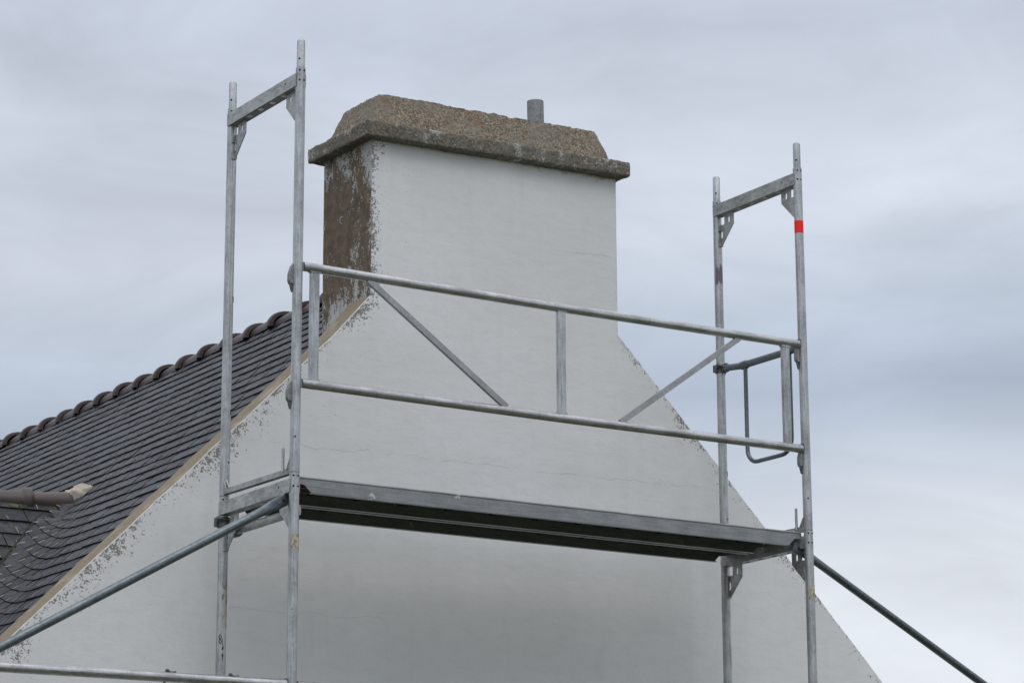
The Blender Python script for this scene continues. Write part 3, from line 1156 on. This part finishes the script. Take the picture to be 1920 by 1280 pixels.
def wrap(name, parent, yy, z0, z1, mat, a0=-175, a1=5, wave=0.0):
    """tape or sticker wrapped round a standard"""
    mb = MB()
    n = 22
    r = R_T + .0008
    top, bot = [], []
    for k in range(n + 1):
        a = math.radians(a0 + (a1 - a0) * k / n)
        dz0 = wave * noise.noise(Vector((k * .6, z0, 1)))
        dz1 = wave * noise.noise(Vector((k * .6, z1, 5)))
        bot.append(Vector((math.cos(a) * r, yy + math.sin(a) * r, z0 + dz0)))
        top.append(Vector((math.cos(a) * r, yy + math.sin(a) * r, z1 + dz1)))
    for k in range(n):
        mb.face([bot[k], bot[k + 1], top[k + 1], top[k]], True)
    o = mb.build(name, mat, None, (0, 0, -2.0))
    o.parent = parent
    o.location = (0, 0, 0)
    return o


def standards(t):
    ks = [c for c in t.children if c.name.startswith('standard')]
    ks.sort(key=lambda o: sum(v.co.y for v in o.data.vertices))
    return ks


L = 3.07
f_lo = make_frame('galvanised frame under left end of the deck, cream sticker on front upright')
f_up = dup(f_lo, (0, 0, 2.0), 'bare galvanised upper frame left of the chimney, taller against the sky')
f_lo_r = dup(f_lo, (L, 0, 0), 'galvanised frame under right end of the deck, mortar-stained sticker')
f_up_r = dup(f_lo, (L, 0, 2.0), 'galvanised upper frame right of the chimney with red tape band')
for fr in (f_lo, f_lo_r):
    st = standards(fr)
    wrap('paper_sticker', st[0], 0, -.362, -.292, STICKER, -150, 30, .012)
st = standards(f_up_r)
wrap('red_tape_band', st[0], 0, -.368, -.299, RED, -178, 178, .004)
wrap('purple_tape_patch', st[1], W, -.485, -.39, PURPLE, -168, -58, .05)
st = standards(f_lo)
wrap('paint_smear', st[1], W, -.525, -.435, SMEAR, -120, -20, .04)
wrap('paint_smear', st[1], W, -.640, -.560, SMEAR, -110, -30, .05)
# black marker scribble down the rear left standard
mb = MB()
def on_post(a, z):
    a = math.radians(a)
    return (math.cos(a) * (R_T + .0006), W + math.sin(a) * (R_T + .0006), z)
for ca, cz in ((-128, -.690), (-126, -.712)):
    mb.tube([on_post(ca + 14 * math.cos(q * math.pi / 6), cz + .010 * math.sin(q * math.pi / 6)) for q in range(13)], .0018, 6)
mb.tube([on_post(-100, -.70), on_post(-98, -.722), on_post(-96, -.740)], .0012, 6)
mb.tube([on_post(-104, -.752), on_post(-96, -.746), on_post(-92, -.738)], .0034, 6)
mb.tube([on_post(-106, -.779), on_post(-96, -.781), on_post(-92, -.776)], .0042, 6)
mb.tube([on_post(-96, -.768), on_post(-94, -.80)], .0015, 6)
o = mb.build('marker_scribble', HOLE, None, (0, 0, -2.0))
o.parent = st[1]
o.location = (0, 0, 0)
GL = 'base scaffold frame standing on the ground below the '
dup(f_lo, (0, 0, -2.0), GL + 'left end of the deck')
dup(f_lo, (L, 0, -2.0), GL + 'right end of the deck')
f_far_l = dup(f_lo, (-L, 0, 0), 'scaffold frame at the far end of the long left brace')
dup(f_lo, (-L, 0, -2.0), GL + 'long left brace')
f_far_r = dup(f_lo, (2 * L, 0, 0), 'scaffold frame at the far end of the dark right brace')
dup(f_lo, (2 * L, 0, -2.0), GL + 'dark right brace')


# ------------------------------------------------------------------ guardrails
def make_guardrail(label):
    t = thing('guardrail', label, 'guardrail', (0, 0, 0.434), 'double guardrails along the scaffold')
    for zz in (1.006, .434):
        mb = MB()
        mb.tube([(.0285, 0, zz), (.05, 0, zz), (1.5, 0, zz - .003), (3.0, 0, zz + .004), (3.038, 0, zz + .004)], .0228, 24)
        mb.mi = 1
        mb.box((3.036, -.013, zz - .016), (3.050, .013, zz + .030))
        mb.build('rail', [GALV_H, CAST], t)
    for xx, w in ((.092, .045), (1.508, .045), (2.948, .045)):
        mb = MB()
        mb.box((xx - w / 2, -.010, .452), (xx + w / 2, .010, .990))
        mb.box((xx - w / 2 - .006, -.013, .450), (xx + w / 2 + .006, .013, .460))
        mb.box((xx - w / 2 - .006, -.013, .982), (xx + w / 2 + .006, .013, .992))
        mb.build('upright', GALV, t)
    for (xa, xb) in ((.386, 1.180), (2.640, 1.868)):
        mb = MB()
        mb.bar((xa, 0, .990), (xb, 0, .450), .029, .020, (0, 1, 0))
        mb.build('diagonal_bar', GALV_DIAG, t)
    return t


gr = make_guardrail('double guardrail with diagonal bars crossing in front of the white chimney')
gr2 = dup(gr, (-L, 0, -2.0), 'lower guardrail at bottom left below the long blue-grey brace')
gr3 = dup(gr, (0, 0, -2.0), 'lower guardrail between the uprights below the deck, at bottom edge')

for xx, lb in ((-.616, 'small bent steel clip on the lower guardrail, farther from the upright'), (-.301, 'small bent steel clip on the lower guardrail beside the rear upright')):
    t = thing('rail_clip', lb, 'clip', (xx, 0, -.975), 'clips on the lower guardrail')
    mb = MB()
    mb.bar((xx - .012, .0, -.958), (xx + .004, .0, -.972), .014, .006)
    mb.bar((xx + .004, .0, -.972), (xx + .030, .0, -.968), .014, .010)
    mb.build('clip_plate', CAST, t)
    mb = MB()
    mb.tube([(xx - .012, 0, -.958), (xx - .014, .026, -.99), (xx - .016, .012, -1.04)], .006, 10)
    mb.build('clip_stem', CAST, t)

# ------------------------------------------------------------------ deck planks
def plank(y0, y1, label):
    t = thing('steel_plank', label, 'scaffold plank', (0, y0, -.085), 'steel planks of the working deck')
    mb = MB()
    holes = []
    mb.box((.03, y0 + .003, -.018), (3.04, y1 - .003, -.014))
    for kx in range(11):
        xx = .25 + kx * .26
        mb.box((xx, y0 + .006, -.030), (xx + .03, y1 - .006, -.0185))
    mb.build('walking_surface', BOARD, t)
    ym = (y0 + y1) / 2
    for yy in (ym - .055, ym + .055):
        mb = MB()
        mb.prism([(yy - .012, -.0195), (yy + .012, -.0195), (yy + .007, -.040), (yy - .007, -.040)], 'x', .04, 3.03)
        mb.build('stiffening_rib', RIB, t)
    for yy, s in ((y0, 1), (y1, -1)):
        mb = MB()
        mb.prism([(.024, -.012), (3.046, -.012), (3.050, -.040), (3.0, -.045), (2.965, -.078), (.105, -.078), (.070, -.045), (.022, -.040)], 'y', yy, yy + s * .003)
        ya, yb = sorted((yy, yy + s * .026))
        mb.box((.105, ya, -.0815), (2.965, yb, -.0783))
        mb.tube([(.03, yy + s * .004, -.0115), (3.04, yy + s * .004, -.0115)], .0065, 10)
        mb.build('side_beam', GALV_DECK, t)
    for xa, xb in ((.018, .028), (3.042, 3.052)):
        mb = MB()
        mb.box((xa, y0 + .01, -.040), (xb, y1 - .01, -.012))
        sg = -1 if xa < 1 else 1
        for yy in (y0 + .05, y1 - .08):
            mb.box((min(xa, xa + sg * .012) if sg < 0 else xb, yy, -.040), (xa if sg < 0 else xb + .012, yy + .03, -.034))
        mb.build('end_cap', GALV_PLATE, t)
    return t


plank(.030, .350, 'outer steel plank of the deck, its folded edge facing the viewer')
plank(.372, .692, 'inner steel plank of the deck, next to the white wall')

# ------------------------------------------------------------------ diagonal braces
def brace(label, p0, p1):
    p0, p1 = Vector(p0), Vector(p1)
    t = thing('diagonal_brace', label, 'scaffold brace', (p1.x, p1.y, p1.z), 'diagonal braces either side of the deck')
    d = (p1 - p0)
    ln = d.length
    d.normalize()
    pts, fl = [], []
    R = .0212
    for s, (fa, fb) in ((-.035, (1.35, .22)), (.035, (1.35, .22)), (.075, (1.25, .5)), (.14, (1.05, .92)), (.2, (1, 1)), (ln - .2, (1, 1)), (ln - .14, (1.05, .92)), (ln - .07, (1.3, .3)), (ln + .035, (1.35, .22))):
        pts.append(p0 + d * s)
        fl.append((fb, fa))
    mb = MB()
    mb.tube(pts, R, 22, True, fl)
    mb.mi = 1
    mb.disc(p0 + Vector((0, -.0052, 0)), (0, -1, 0), .0075, 12, .001)
    mb.build('brace_tube', [GALV_BLUE, HOLE], t)
    return t


brace('long blue-grey brace running down to the left across the white gable', (-.033, .045, -.128), (-3.04, .045, -1.832))
brace('dark steel brace running down to the right against the sky', (3.035, .045, -.092), (6.10, .045, -1.643))


# ------------------------------------------------------------------ couplers, tie and end guard
def coupler_parts(t, c, axis, side):
    """clamp ring round the standard at c with a second jaw toward `axis`"""
    c = Vector(c)
    mb = MB()
    mb.pipe(c + Vector((0, 0, -.024)), c + Vector((0, 0, .024)), .033, R_T + .0006, 22)
    mb.box((c.x - .045, c.y - .012, c.z - .022), (c.x - .026, c.y + .016, c.z + .022))
    mb.build('clamp_ring', CAST, t)
    mb = MB()
    a = Vector(axis).normalized()
    q = c + Vector(side)
    mb.pipe(q - a * .022, q + a * .022, .032, .0217, 22)
    mb.build('clamp_jaw', CAST, t)
    mb = MB()
    b0 = c + Vector((-.055, -.030, .012))
    mb.tube([b0, b0 + Vector((.085, -.008, 0))], .0075, 12)
    hexr = lambda x: [b0 + Vector((x, .014 * math.cos(k * math.pi / 3), .014 * math.sin(k * math.pi / 3))) for k in range(6)]
    mb.loft([hexr(.006), hexr(.024)], True, True, False)
    mb.build('clamp_bolt', CAST, t)


t = thing('tie_tube', 'short steel tube under left end of the deck, behind the long brace', 'scaffold tube', (-.03, .03, -.155))
mb = MB()
mb.tube([(.050, .035, -.166), (.050, .14, -.168), (.050, .748, -.168)], .0212, 20, True, [(.3, 1.2), (1, 1), (1, 1)])
mb.build('tube', GALV_PLATE, t)
mb = MB()
mb.pipe((.050, .7485, -.168), (.050, .752, -.168), .0215, .016, 18)
mb.build('tube_end', CAST, t)
t = thing('coupler', 'dark forged coupler clamping tie tube to the rear left upright', 'coupler', (0, W, -.152))
coupler_parts(t, (0, W, -.128), (0, 1, 0), (.050, -.03, -.040))

t = thing('end_guardrail', 'end guardrail with bent U-shaped loop at right end of the deck', 'guardrail', (L, .12, .44))
mb = MB()
mb.tube([(L - .004, .690, 1.020), (L - .002, .655, 1.016), (L, .60, 1.010), (L, .545, 1.004), (L, .535, 1.003), (L, .515, 1.003), (L, .49, 1.003), (L, .48, 1.003), (L, .03, 1.000)],
        [.019, .0185, .0185, .019, .0235, .0235, .0235, .0195, .0195], 20)
mb.build('top_tube', GALV_BLUE, t)
pts = [(L, .504, .998)]
pts += [(L, .504, .56)]
for k in range(1, 8):
    a = math.pi / 2 * k / 7
    pts.append((L, .504 - .085 * (1 - math.cos(a)), .53 - .085 * math.sin(a)))
pts.append((L, .21, .4435))
for k in range(1, 8):
    a = math.pi / 2 * k / 7
    pts.append((L, .20 - .085 * math.sin(a), .4435 + .085 * (1 - math.cos(a))))
pts.append((L, .115, .99))
mb = MB()
mb.tube(pts, .0118, 16)
mb.build('loop_tube', GALV_BLUE, t)
mb = MB()
c = Vector((L, W, 1.020))
mb.pipe(c + Vector((0, 0, -.022)), c + Vector((0, 0, .022)), .031, R_T + .0006, 22)
mb.box((L - .012, .668, .998), (L + .012, .702, 1.042))
mb.box((L - .042, W - .016, 1.0), (L - .028, W + .016, 1.04))
cl = mb.build('clamp', CAST, t)
mb = MB()
for dz in (0.012,):
    mb.tube([(L - .050, .700, 1.02 + dz), (L + .020, .690, 1.02 + dz)], .0065, 10)
    mb.tube([(L - .046, .700, 1.02 + dz), (L - .034, .699, 1.02 + dz)], .013, 6)
    mb.tube([(L - .005, .672, 1.045), (L - .005, .672, .992)], .007, 10)
mb.build('clamp_bolt', CAST, cl)
